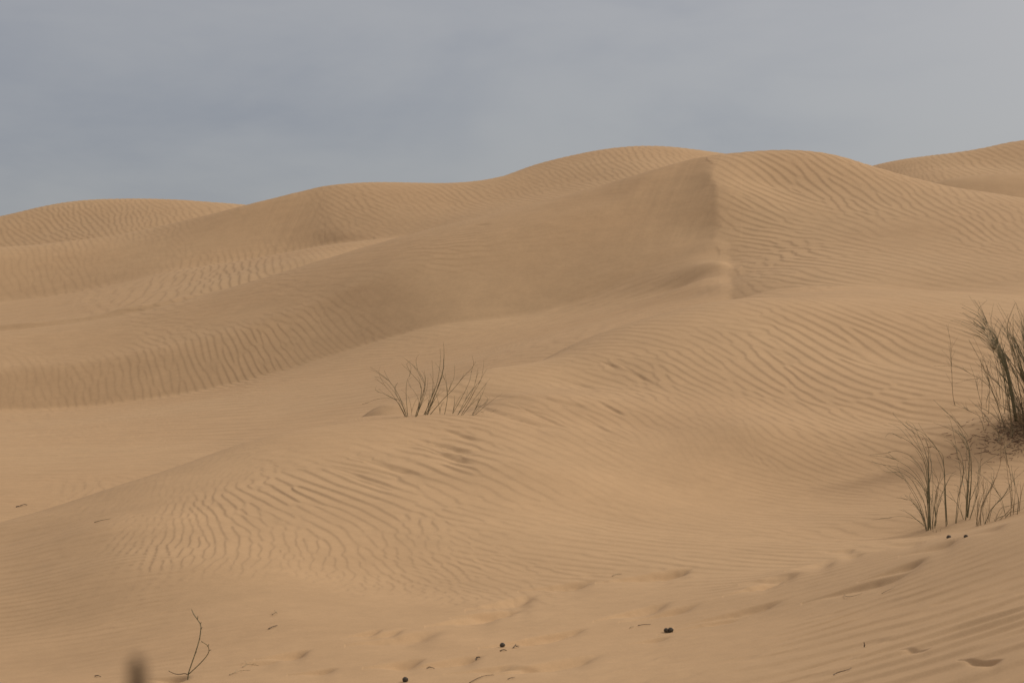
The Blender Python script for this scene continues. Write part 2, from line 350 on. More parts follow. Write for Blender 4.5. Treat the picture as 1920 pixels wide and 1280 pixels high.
ctl = []
for (u, v, ang, sp, amp, rag) in RIP:
    sp *= 0.78 if (v > 590 and v < 730 and u < 700) else 0.88
    rag = rag * 0.6 if rag < .55 else rag * 0.85
    d = seen_dist(u, v)
    x = (u - CU) / F * d
    h = 0.02 * d
    # image displacement per metre of ground
    ux1, vx1 = to_px(x + h, d); ux0, vx0 = to_px(x - h, d)
    uy1, vy1 = to_px(x, d + h); uy0, vy0 = to_px(x, d - h)
    J = np.array([[(ux1 - ux0), (uy1 - uy0)], [(vx1 - vx0), (vy1 - vy0)]]) / (2 * h)
    a = math.radians(ang)
    n = np.array([-math.sin(a), -math.cos(a)])        # normal of the lines, image axes (v down)
    if n @ np.array([-0.9, 0.45]) < 0:
        n = -n
    kw = J.T @ (n / sp)                               # cycles per metre on the ground
    if abs(J[1, 1]) < 0.3:
        continue
    ctl.append((u, v, math.log(d), kw[0], kw[1], amp, rag))
ctl = np.array(ctl)

# the wanted wave vector over the whole sheet, on a coarse lattice of the mesh
ci = np.arange(0, NC + 11, 12).clip(0, NC - 1)
ri = np.arange(0, NR + 11, 12).clip(0, NR - 1)
cu_, cv_, cl_ = UU[np.ix_(ci, ri)], VV[np.ix_(ci, ri)], LL[np.ix_(ci, ri)]
acc = np.zeros(cu_.shape + (6,))
wsum = np.zeros(cu_.shape) + 1e-12; wsu2 = wsum.copy()
klen = np.hypot(ctl[:, 3], ctl[:, 4]); kang = np.arctan2(ctl[:, 4], ctl[:, 3])
for c, kl, ka in zip(ctl, klen, kang):
    q = ((cu_ - c[0]) / 62) ** 2 + ((cv_ - c[1]) / 34) ** 2 + ((cl_ - c[2]) / 0.16) ** 2
    w = 1.0 / (0.02 + q ** 1.7)
    w2 = 1.0 / (0.01 + q ** 2.6)
    wsum += w; wsu2 += w2
    for j, val in enumerate((math.log(kl), math.cos(2 * ka), math.sin(2 * ka), c[5], c[6])):
        acc[..., j] += (w2 if j == 3 else w) * val
acc[..., 3] /= wsu2
for j in (0, 1, 2, 4):
    acc[..., j] /= wsum
C_k = np.exp(np.clip(acc[..., 0], math.log(1.6), math.log(14)))
C_a = 0.5 * np.arctan2(acc[..., 2], acc[..., 1])
C_amp, C_rag = acc[..., 3], acc[..., 4]


def fine(C):
    """lattice -> every mesh vertex (bilinear)"""
    def up(A, n, axis):
        t = np.arange(n) / 12.0
        i = np.minimum(t.astype(int), A.shape[axis] - 2); f = t - i
        A0 = np.take(A, i, axis); A1 = np.take(A, i + 1, axis)
        f = f[:, None] if axis == 0 else f[None, :]
        return A0 * (1 - f) + A1 * f
    return up(up(C, NC, 0), NR, 1)


AMP = fine(C_amp).astype(np.float32)
KK = fine(C_k).astype(np.float32)

# sum of many small wave packets, each aligned to the local wind; their joint phase draws the ripple crests and forks
XF, DF = XX.astype(np.float32), DD.astype(np.float32)


def packets(seed, dens_, sig_a, sig_c, jit, kmul, turn):
    g = np.random.default_rng(seed)
    RE = np.zeros((NC, NR), np.float32); IM = np.zeros((NC, NR), np.float32)
    # area of lattice cells in world units
    cx, cd = XX[np.ix_(ci, ri)], DD[np.ix_(ci, ri)]
    ar = np.abs(np.diff(cx[:, :-1], axis=0) * np.diff(cd[:-1], axis=1))
    seen = (cu_[:-1, :-1] > -150) & (cu_[:-1, :-1] < 2070) & (cv_[:-1, :-1] < 1340) & (cl_[:-1, :-1] > math.log(5)) & (cl_[:-1, :-1] < math.log(146)) & (C_amp[:-1, :-1] > 0.04)
    lam = 1 / (C_k[:-1, :-1] * kmul)
    cnt = g.poisson(np.where(seen, np.minimum(dens_ * ar / (lam * lam * sig_a * sig_c * 3.14), 60), 0))
    I, J = np.nonzero(cnt)
    total = 0
    for i, j in zip(I, J):
        for _ in range(cnt[i, j]):
            a, b = g.random(), g.random()
            c = min(int((i + a) * 12), NC - 1); r = min(int((j + b) * 12), NR - 1)
            x0, d0 = XX[c, r], DD[c, r]
            rag = C_rag[i, j]
            k = C_k[i, j] * kmul * math.exp(g.normal(0, 0.05 + 0.12 * rag))
            th = C_a[i, j] + turn * (1 if g.random() < .5 else -1) + g.normal(0, jit + 0.28 * rag)
            kx, ky = k * math.cos(th), k * math.sin(th)
            if kx * 0.9 + ky * 0.45 > 0:
                kx, ky = -kx, -ky
            lam0 = 1 / k
            sa = sig_a * lam0 * (1.25 - rag * 0.8); sc = sig_c * lam0
            R = 2.3 * max(sa, sc)
            # window of mesh indices
            uw = R / d0 * F + 2
            c0 = np.searchsorted(U1, U1[c] - uw); c1 = np.searchsorted(U1, U1[c] + uw)
            lo, hi = math.log(max(d0 - R, .6)), math.log(d0 + R)
            ra = [np.searchsorted(LL[q], (lo, hi)) for q in (c0, c, min(c1, NC - 1))]
            r0 = min(q[0] for q in ra); r1 = max(q[1] for q in ra)
            if r1 - r0 < 2 or c1 - c0 < 2:
                continue
            dx = XF[c0:c1, r0:r1] - np.float32(x0); dy = DF[c0:c1, r0:r1] - np.float32(d0)
            al = dx * np.float32(-ky / k) + dy * np.float32(kx / k)
            ac = dx * np.float32(kx / k) + dy * np.float32(ky / k)
            w = np.exp(-(al * al) * np.float32(0.5 / sa ** 2) - (ac * ac) * np.float32(0.5 / sc ** 2)) - np.float32(0.07)
            np.maximum(w, 0, out=w)
            ph = ac * np.float32(2 * math.pi * k) + np.float32(2 * math.pi * g.random())
            RE[c0:c1, r0:r1] += w * np.cos(ph)
            IM[c0:c1, r0:r1] += w * np.sin(ph)
            total += 1
    return RE, IM, total


def noise2(x, y, seed, oct_=3):
    """value noise"""
    g = np.random.default_rng(seed)
    T = g.random((256, 256)).astype(np.float32)
    out = 0; amp = 1; tot = 0
    for o in range(oct_):
        s = 2.0 ** o
        fx = x * s + 17.3 * o; fy = y * s + 9.1 * o
        ix = np.floor(fx).astype(int); iy = np.floor(fy).astype(int)
        tx = fx - ix; ty = fy - iy
        tx = tx * tx * (3 - 2 * tx); ty = ty * ty * (3 - 2 * ty)
        a = T[ix & 255, iy & 255]; b = T[(ix + 1) & 255, iy & 255]; c = T[ix & 255, (iy + 1) & 255]; d_ = T[(ix + 1) & 255, (iy + 1) & 255]
        out = out + amp * ((a * (1 - tx) + b * tx) * (1 - ty) + (c * (1 - tx) + d_ * tx) * ty)
        tot += amp; amp *= 0.5
    return out / tot - 0.5


RE, IM, n1 = packets(3, 5.0, 3.3, 1.3, 0.03, 1.0, 0.0)
print('ripple packets', n1)
mag = np.hypot(RE, IM)
phs = np.arctan2(IM, RE)
lvl = np.clip(mag / 0.9, 0, 1); lvl = lvl * lvl * (3 - 2 * lvl)
# windward side long and gentle, lee side short and steep
p01 = (phs / (2 * math.pi)) % 1.0
skew = 0.78
tri = np.where(p01 < skew, p01 / skew, (1 - p01) / (1 - skew))
prof = 0.5 - 0.5 * np.cos(math.pi * tri)
prof = 0.6 * prof + 0.4 * tri
patch = 0.55 + 0.9 * np.clip(noise2(XX / np.maximum(0.7, DD * 0.035), DD / np.maximum(0.7, DD * 0.035) * 0.8, 5, 2) + 0.5, 0, 1)
RH = (prof - 0.5) * lvl * AMP * patch * (RIPPLE_H / KK)
ZB = ZZ.copy()
ZZ = ZZ + np.where((DD < 146) & (DD > 5), RH, 0)
# ----------------------------------------------------------------- footprints, scour hollows and small steps in the sand
# (u, v, length px, width px, slant deg, depth m): a dent that is steep on its right end and fades to the left
DENT = [
    (765, 1188, 95, 17, 9, .035), (725, 1184, 50, 8, 12, .02), (545, 1222, 55, 10, 10, .03), (490, 1238, 60, 7, 8, .015), (960, 1122, 70, 17, 12, .035),
    (890, 1152, 75, 15, 12, .035), (930, 1144, 70, 8, 8, .03), (1065, 1093, 75, 10, 8, .035), (1230, 1073, 90, 11, 9, .04), (1270, 1068, 40, 7, 8, .03),
    (1430, 1092, 60, 9, 18, .03), (1460, 1078, 60, 9, 12, .035), (1535, 1055, 50, 8, 12, .03), (1595, 1040, 40, 5, 10, .02), (1205, 1139, 75, 11, 14, .035),
    (1260, 1141, 80, 8, 13, .03), (1400, 1140, 110, 10, 14, .03), (1345, 1160, 90, 8, 14, .02), (1640, 1087, 110, 11, 17, .035), (1695, 1058, 70, 9, 20, .03),
    (1760, 1018, 60, 9, 17, .03), (1585, 1030, 30, 5, 6, .02), (1700, 1016, 50, 6, 6, .02), (1855, 990, 50, 6, 16, .015),
    (1010, 1193, 90, 10, 10, .03), (1060, 1183, 60, 7, 10, .025), (1050, 1237, 120, 14, 10, .035), (855, 1234, 75, 11, 9, .032), (755, 1238, 60, 11, 9, .032),
    (920, 1250, 70, 7, 7, .02), (980, 1248, 60, 5, 4, .015), (1225, 1197, 50, 5, 10, .015), (325, 1267, 50, 7, 4, .03), (690, 1183, 40, 7, 12, .02),
    (600, 1255, 50, 6, 8, .02), (1850, 1235, 45, 9, 3, .02), (1720, 1215, 40, 6, 5, .01),
    (985, 783, 120, 17, -15, .07), (1030, 785, 80, 9, -24, .05), (850, 838, 80, 12, -14, .06), (850, 853, 85, 13, -18, .07), (1060, 752, 90, 11, -12, .05),
    (960, 742, 90, 8, -2, .04), (1150, 765, 50, 8, -28, .04), (1145, 682, 40, 7, -18, .04), (1205, 705, 60, 9, -30, .04), (1095, 722, 60, 6, -15, .04),
    (870, 815, 60, 9, -18, .04), (1120, 795, 70, 8, -28, .03), (1000, 770, 60, 6, -12, .03), (740, 875, 90, 14, -14, .05), (700, 905, 80, 12, -18, .04),
    (670, 880, 70, 10, -10, .04), (760, 830, 60, 8, -6, .03), (905, 420, 26, 3, 6, .06),
]


def dent(u0, v0, L, W, ang, dep):
    L = L * (1.25 if v0 > 950 else 1.0)
    d0 = seen_dist(u0, v0)
    c0 = np.searchsorted(U1, u0 - L); c1 = np.searchsorted(U1, u0 + L)
    sub = slice(c0, c1)
    near_ = np.abs(LL[sub] - math.log(d0)) < 0.25
    r0 = np.nonzero(near_.any(0))[0]
    r0, r1 = r0[0], r0[-1] + 1
    a = math.radians(ang)
    du = UU[sub, r0:r1] - u0
    dv_ = v0 - VV[sub, r0:r1]
    X = (du * math.cos(a) + dv_ * math.sin(a)) / (L * 0.5)
    Y = (dv_ * math.cos(a) - du * math.sin(a)) / (W * 0.5)
    ragged = 1 + 0.5 * noise2(XX[sub, r0:r1] * 9, DD[sub, r0:r1] * 7, 77, 2)
    Xs = X - 0.12 + 0.1 * X * X                      # blunter right end, longer left end
    body = np.where(Xs < 0, np.exp(-0.75 * np.abs(Xs) ** 1.8), np.exp(-1.9 * np.abs(Xs) ** 2.6)) * ragged
    wide = np.exp(-0.55 * np.minimum(Xs * Xs, 3.0))
    Y = Y / wide + 0.12 * np.minimum(X * X, 3.0)
    wall = 1 - sstep(-0.6, 0.35, Y)                # the wall that faces the viewer
    wall = np.where(Y < -0.6, np.exp((Y + 0.6) / 1.7), wall)
    ZZ[sub, r0:r1] -= dep * (0.5 if v0 < 950 else 1.5) * body * wall


for q in DENT:
    dent(*q)

# small brown step just under the left crest of the main dune
for c in range(NC):
    if -220 < U1[c] < 440:
        d0 = np.interp(U1[c], [-200, 0, 150, 300, 440], [62.6, 62.6, 62.6, 63.2, 64.4]) + 0.5 * noise2(np.array([U1[c] / 90.0]), np.array([0.7]), 8, 2)[0]
        t = DD[c] - d0
        k = 0.2 * (1 - sstep(290, 440, U1[c])) * (0.8 + 0.6 * noise2(np.array([U1[c] / 60.0]), np.array([0.3]), 9, 2)[0])
        ZZ[c] += k * (sstep(-0.75, 0.0, t) * (1 - sstep(0.6, 7, t)))

# rough crumbs along the base of the lee faces, shallow sand slides down them
lee_mask = (II == 1) & (DD > 45) & (UU < 1390)
slide = noise2((UU + (VV - 400) * 0.45) / 13.0, VV / 150.0, 31, 3)            # tongues of slipped sand
ZZ += np.where(lee_mask, 0.018 * slide * sstep(1050, 1250, UU) * sstep(56, 58, DD), 0)
slide2 = noise2((UU + (VV - 380) * 0.5) / 12.0, VV / 120.0, 32, 3)
ZZ += np.where((II == 2) & (UU < 610), 0.035 * slide2 * sstep(420, 520, UU) * sstep(92, 96, DD), 0)
ZZ += np.where(lee_mask, 0.012 * noise2(XX * 1.3, DD * 0.9, 21, 4), 0)
ZZ += np.where(DD < 60, 0.004 * noise2(XX * 6, DD * 4, 22, 3), 0.02 * noise2(XX * 1.2, DD * 0.8, 23, 3))
# ----------------------------------------------------------------- helpers for objects
def nodes_of(m):
    m.use_nodes = True
    return m.node_tree.nodes, m.node_tree.links


def sand_material():
    m = bpy.data.materials.new('sand')
    N, Lk = nodes_of(m)
    b = N['Principled BSDF']
    b.inputs['Roughness'].default_value = 0.95
    b.inputs['Specular IOR Level'].default_value = 0.12
    tc = N.new('ShaderNodeTexCoord')

    def noise(scale, detail, rough=.6):
        n = N.new('ShaderNodeTexNoise'); n.inputs['Scale'].default_value = scale
        n.inputs['Detail'].default_value = detail; n.inputs['Roughness'].default_value = rough
        Lk.new(tc.outputs['Object'], n.inputs['Vector']); return n

    n1 = noise(0.09, 4); n2 = noise(1.3, 5); n3 = noise(170, 2); n4 = noise(900, 1)
    r1 = N.new('ShaderNodeValToRGB')
    r1.color_ramp.elements[0].position = .3; r1.color_ramp.elements[0].color = SAND_A
    r1.color_ramp.elements[1].position = .7; r1.color_ramp.elements[1].color = SAND_B
    Lk.new(n1.outputs['Fac'], r1.inputs['Fac'])
    def mul(col, fac_node, lo, hi):
        mr = N.new('ShaderNodeMapRange'); mr.inputs['From Min'].default_value = .3; mr.inputs['From Max'].default_value = .7
        mr.inputs['To Min'].default_value = lo; mr.inputs['To Max'].default_value = hi
        Lk.new(fac_node.outputs['Fac'], mr.inputs['Value'])
        vm = N.new('ShaderNodeVectorMath'); vm.operation = 'SCALE'
        Lk.new(col, vm.inputs[0]); Lk.new(mr.outputs['Result'], vm.inputs['Scale'])
        return vm.outputs['Vector']
    c = mul(r1.outputs['Color'], n2, .955, 1.045)
    n5 = noise(7, 4)
    c = mul(c, n5, .965, 1.035)
    n6 = noise(48, 3, .75)
    c = mul(c, n6, .97, 1.03)
    c = mul(c, n3, .92, 1.08)
    Lk.new(c, b.inputs['Base Color'])
    bp = N.new('ShaderNodeBump'); bp.inputs['Strength'].default_value = .25; bp.inputs['Distance'].default_value = .004
    Lk.new(n3.outputs['Fac'], bp.inputs['Height'])
    Lk.new(bp.outputs['Normal'], b.inputs['Normal'])
    return m


def plain(name, col, rough=.8, var=.25, scale=40):
    m = bpy.data.materials.new(name)
    N, Lk = nodes_of(m)
    b = N['Principled BSDF']
    b.inputs['Roughness'].default_value = rough
    b.inputs['Specular IOR Level'].default_value = .2
    tc = N.new('ShaderNodeTexCoord'); n = N.new('ShaderNodeTexNoise'); n.inputs['Scale'].default_value = scale
    n.inputs['Detail'].default_value = 3
    Lk.new(tc.outputs['Object'], n.inputs['Vector'])
    r = N.new('ShaderNodeValToRGB')
    r.color_ramp.elements[0].position = .3; r.color_ramp.elements[0].color = [q * (1 - var) for q in col] + [1]
    r.color_ramp.elements[1].position = .7; r.color_ramp.elements[1].color = [min(1, q * (1 + var)) for q in col] + [1]
    Lk.new(n.outputs['Fac'], r.inputs['Fac']); Lk.new(r.outputs['Color'], b.inputs['Base Color'])
    return m


def tag(o, label=None, cat=None, group=None, kind=None):
    for k, v in (('label', label), ('category', cat), ('group', group), ('kind', kind)):
        if v:
            o[k] = v
    return o


SAND_A = (0.48, 0.305, 0.163, 1)
SAND_B = (0.505, 0.333, 0.183, 1)
SAND = sand_material()


def grid_mesh(name, verts, quads, mat):
    me = bpy.data.meshes.new(name)
    me.vertices.add(len(verts)); me.vertices.foreach_set('co', verts.astype(np.float32).ravel())
    me.loops.add(quads.size); me.loops.foreach_set('vertex_index', quads.astype(np.int32).ravel())
    me.polygons.add(len(quads))
    me.polygons.foreach_set('loop_start', np.arange(0, quads.size, 4, dtype=np.int32))
    me.polygons.foreach_set('use_smooth', np.ones(len(quads), bool))
    me.update(calc_edges=True)
    me.materials.append(mat)
    o = bpy.data.objects.new(name, me); COL.objects.link(o)
    return o


PV = np.stack([XX.ravel(), DD.ravel(), ZZ.ravel()], 1)
vid = np.arange(NC * NR).reshape(NC, NR)
Q = np.stack([vid[:-1, :-1], vid[1:, :-1], vid[1:, 1:], vid[:-1, 1:]], -1).reshape(-1, 4)
QI = II[:-1, :-1].ravel()
NAMES = [('foreground_dune', 'low rippled foreground dune with footprints and droppings', 0),
         ('main_dune', 'large dune with a sharp peak and a smooth shaded lee face', 1),
         ('second_dune', 'rippled dune behind the peaked dune, with a small peak at its left end', 2),
         ('far_dune', 'rounded rippled dune on the skyline at far left', 3),
         ('distant_dune', 'rippled dune on the skyline at far right', 4)]
for nm, lab, i in NAMES:
    q = Q[QI == i]
    if len(q) == 0:
        continue
    used, inv = np.unique(q, return_inverse=True)
    o = grid_mesh(nm, PV[used], inv.reshape(-1, 4), SAND)
    tag(o, lab, 'dune', 'sand dunes', 'structure')

# desert floor that carries on to the horizon under and beyond the dunes
gx_ = np.linspace(-4000, 4000, 41); gX, gY = np.meshgrid(gx_, gx_, indexing='ij')
vv_ = np.stack([gX.ravel(), gY.ravel(), np.full(gX.size, CAMZ - 19.0)], 1)
vi_ = np.arange(gX.size).reshape(gX.shape)
qq_ = np.stack([vi_[:-1, :-1], vi_[1:, :-1], vi_[1:, 1:], vi_[:-1, 1:]], -1).reshape(-1, 4)
tag(grid_mesh('ground', vv_, qq_, SAND), 'flat desert floor far below the dunes', 'ground', None, 'structure')
# ----------------------------------------------------------------- plants and litter
MAT_GREEN = plain('green_stem', (0.185, 0.165, 0.092), .7)
MAT_OLIVE = plain('olive_stem', (0.22, 0.185, 0.105), .75)
MAT_STRAW = plain('dry_straw', (0.31, 0.235, 0.14), .8)
MAT_PALE = plain('bleached_straw', (0.36, 0.27, 0.16), .8)
MAT_TWIG = plain('twig_bark', (0.12, 0.085, 0.055), .85)
MAT_SHADE_LITTER = plain('shade_leaf', (0.20, 0.125, 0.075), .85)  # leaf brown that also stands in for the tussock's shade
MAT_STALK = plain('stalk_husk', (0.115, 0.078, 0.046), .85)
MAT_DUNG = plain('dry_dung', (0.085, 0.07, 0.052), .8, .35, 90)


def vertex_ground(u, v):
    """ground point under photo pixel (u, v), ripples included"""
    d = seen_dist(u, v)
    c = int(np.clip(np.searchsorted(U1, u), 0, NC - 1)); r = int(np.clip(np.searchsorted(LL[c], math.log(d)), 0, NR - 1))
    return np.array([(u - CU) / F * d, d, ZZ[c, r]])


def sand_at(x, y):
    u = CU + x / y * F
    c = int(np.clip(np.searchsorted(U1, u), 0, NC - 1)); r = int(np.clip(np.searchsorted(LL[c], math.log(y)), 0, NR - 1))
    return float(ZZ[c, r])


class Tubes:
    def __init__(self):
        self.v, self.f = [], []

    def tube(self, pts, r0, r1, sides=5, p=1.0):
        """tapering stem through 3-D points (smoothed)"""
        P = np.array(pts, float)
        if len(P) > 2:
            t = np.arange(len(P)); q = np.linspace(0, len(P) - 1, (len(P) - 1) * 4 + 1)
            out = []
            for s in q:                         # Catmull-Rom
                i = min(int(s), len(P) - 2); f = s - i
                a, b = P[max(i - 1, 0)], P[i]; c, d = P[i + 1], P[min(i + 2, len(P) - 1)]
                out.append(0.5 * (2 * b + (c - a) * f + (2 * a - 5 * b + 4 * c - d) * f * f + (3 * b - a - 3 * c + d) * f ** 3))
            P = np.array(out)
        T = np.gradient(P, axis=0)
        T /= np.linalg.norm(T, axis=1, keepdims=True) + 1e-9
        n0 = len(self.v)
        m = len(P)
        for i in range(m):
            ref = np.array([0, 1, 0.0]) if abs(T[i][1]) < .9 else np.array([1.0, 0, 0])
            a = np.cross(T[i], ref); a /= np.linalg.norm(a); b = np.cross(T[i], a)
            r = r0 + (r1 - r0) * (i / (m - 1)) ** p
            for k in range(sides):
                w = 2 * math.pi * k / sides
                self.v.append(P[i] + r * (math.cos(w) * a + math.sin(w) * b))
        for i in range(m - 1):
            for k in range(sides):
                k2 = (k + 1) % sides
                self.f.append((n0 + i * sides + k, n0 + i * sides + k2, n0 + (i + 1) * sides + k2, n0 + (i + 1) * sides + k))
        self.f.append(tuple(n0 + k for k in range(sides))[::-1])
        self.f.append(tuple(n0 + (m - 1) * sides + k for k in range(sides)))
        return self

    def knob(self, c, r, seed=0, sq=(1, 1, 1), rough=.12, n=(7, 10)):
        g = random.Random(seed)
        rings, seg = n
        n0 = len(self.v)
        c = np.array(c)
        for i in range(rings + 1):
            th = math.pi * i / rings
            for k in range(seg):
                ph = 2 * math.pi * k / seg
                q = 1 + g.uniform(-rough, rough)
                if i in (0, rings): q = 1
                self.v.append(c + r * q * np.array([math.sin(th) * math.cos(ph) * sq[0], math.sin(th) * math.sin(ph) * sq[1], math.cos(th) * sq[2]]))
        for i in range(rings):
            for k in range(seg):
                k2 = (k + 1) % seg
                self.f.append((n0 + i * seg + k, n0 + (i + 1) * seg + k, n0 + (i + 1) * seg + k2, n0 + i * seg + k2))
        return self

    def build(self, name, mat, parent=None, org=(0, 0, 0)):
        org = np.array(org, float)
        me = bpy.data.meshes.new(name)
        me.from_pydata([tuple(p - org) for p in self.v], [], self.f)
        me.polygons.foreach_set('use_smooth', [True] * len(me.polygons))
        me.update()
        me.materials.append(mat)
        o = bpy.data.objects.new(name, me); COL.objects.link(o)
        if parent:
            o.parent = parent
        else:
            o.location = tuple(org)
        return o


def empty(name, loc):
    e = bpy.data.objects.new(name, None); COL.objects.link(e); e.location = tuple(loc); e.empty_display_size = .1
    return e


def lift(pix, d, lean=0.0, bow=0.0):
    """stem outline seen in the photo -> 3-D stem standing at distance d; it leans towards or away by `lean` at its tip"""
    n = len(pix); out = []
    for i, (u, v) in enumerate(pix):
        t = i / (n - 1)
        dd = d + lean * t * t + bow * t * (1 - t)
        out.append(np.array(w3(u, v, dd)))
    return out


def to_ground(P, sink=.03):
    """shift a stem so that its foot is in the sand, and bury the foot a little"""
    x, y, _ = P[0]
    dz = sand_at(x, y) - P[0][2]
    return [np.array([P[0][0], P[0][1], P[0][2] + dz - sink])] + [p + np.array([0, 0, dz * (1 - i / (len(P) - 1))]) for i, p in enumerate(P)][1:]


G_GRASS = 'desert grass tussocks on the dunes'
# --- middle tussock on the crest of the front mound: stems traced one by one (8x enlargement, origin 690,640)
Z = 8.0
S1 = [
    ([(585, 1135), (450, 920), (330, 830), (230, 780), (130, 755)], 1, .5), ([(592, 1135), (480, 850), (330, 610), (150, 460), (30, 380)], 1, .6),
    ([(600, 1130), (572, 800), (585, 600), (640, 480)], .9, .1), ([(575, 1130), (430, 890), (250, 660), (100, 560)], .8, -.4),
    ([(700, 1130), (770, 930), (850, 700), (862, 560), (842, 440)], 1.3, -.2), ([(715, 1120), (800, 900), (855, 660), (740, 420), (520, 230)], 1.2, .5),
    ([(730, 1115), (790, 850), (792, 660), (650, 480), (500, 330)], 1.1, -.5), ([(740, 1110), (760, 900), (700, 760), (600, 640)], .8, .3),
    ([(820, 1100), (940, 880), (1040, 600), (1085, 300), (1080, 100)], 1.3, .3), ([(845, 1105), (980, 860), (1110, 500), (1140, 200), (1130, 10)], 1.4, -.3),
    ([(870, 1100), (1000, 820), (1120, 480), (1145, 180)], 1.2, .5), ([(895, 1085), (1100, 880), (1280, 700), (1450, 500), (1580, 360), (1560, 210)], 1.2, -.6),
    ([(1140, 1095), (1190, 850), (1180, 650), (1130, 520)], 1.1, .2), ([(1245, 1085), (1400, 850), (1520, 600), (1550, 450)], 1, .4),
    ([(1320, 1105), (1500, 880), (1600, 650), (1650, 400)], 1, -.4), ([(1380, 1105), (1560, 820), (1700, 550), (1740, 280)], 1, .3),
    ([(1395, 1105), (1620, 830), (1840, 540)], .8, .6), ([(1200, 760), (1290, 540), (1300, 350)], .6, .1),
    ([(1545, 1100), (1640, 950), (1655, 830)], 1, -.2), ([(1575, 1100), (1720, 1000), (1830, 830)], .8, .3),
    ([(875, 1090), (960, 800), (975, 500), (960, 280)], .8, -.5), ([(840, 1100), (920, 900), (995, 680), (930, 480)], .8, .2),
    ([(600, 1100), (520, 900), (380, 850), (150, 860), (0, 915)], .5, .4), ([(1480, 995), (1640, 985), (1800, 1050), (1930, 1010)], .5, .2),
    ([(860, 1100), (1000, 870), (1100, 690)], .9, .5), ([(710, 1130), (790, 960), (880, 720), (900, 540)], .9, -.5),
    ([(590, 1130), (520, 980), (380, 740), (200, 560), (90, 520)], .6, .8), ([(885, 1095), (960, 930), (1060, 770)], .7, -.6),
    ([(1560, 1105), (1640, 1010), (1800, 900)], .8, .4), ([(1330, 1105), (1420, 960), (1470, 860), (1570, 700)], .8, .7),
    ([(1080, 1090), (1075, 990)], .4, 0), ([(650, 1110), (655, 1010)], .4, .1), ([(1260, 1080), (1300, 930), (1290, 850)], .5, .3),
]
base = vertex_ground(815, 779)
root = tag(empty('desert_grass', base), 'sparse grass tuft of thin arching stems on the front dune crest, mid picture', 'grass tuft', G_GRASS)
for k, (pix, th, lean) in enumerate(S1):
    px = [(690 + a / Z, 640 + b / Z) for a, b in pix]
    d0 = seen_dist(px[0][0], min(px[0][1], 781)) if k != 17 else base[1]
    P = lift(px, min(d0, 24.3), lean * .35, 0)
    if k != 17:
        P = to_ground(P)
    t = Tubes().tube(P, .0046 * th, .0011, 5, .8)
    g = random.Random(100 + k)
    for q in range(g.randint(1, 3)):                # thin side blades
        i = g.randint(0, len(P) - 2); f = g.random()
        p0 = P[i] * (1 - f) + P[i + 1] * f
        tdir = P[i + 1] - P[i]; tdir = tdir / np.linalg.norm(tdir)
        side = np.array([g.uniform(-.8, .8), g.uniform(-.5, .5), g.uniform(.1, .5)])
        L = g.uniform(.12, .3)
        t.tube([p0, p0 + (tdir * .6 + side * .25) * L, p0 + (tdir * .8 + side * .75) * L], .0024, .0009, 4)
    t.build('stem', [MAT_OLIVE, MAT_OLIVE, MAT_GREEN, MAT_STRAW][k % 4] if th < 1.15 else MAT_OLIVE, root, base)

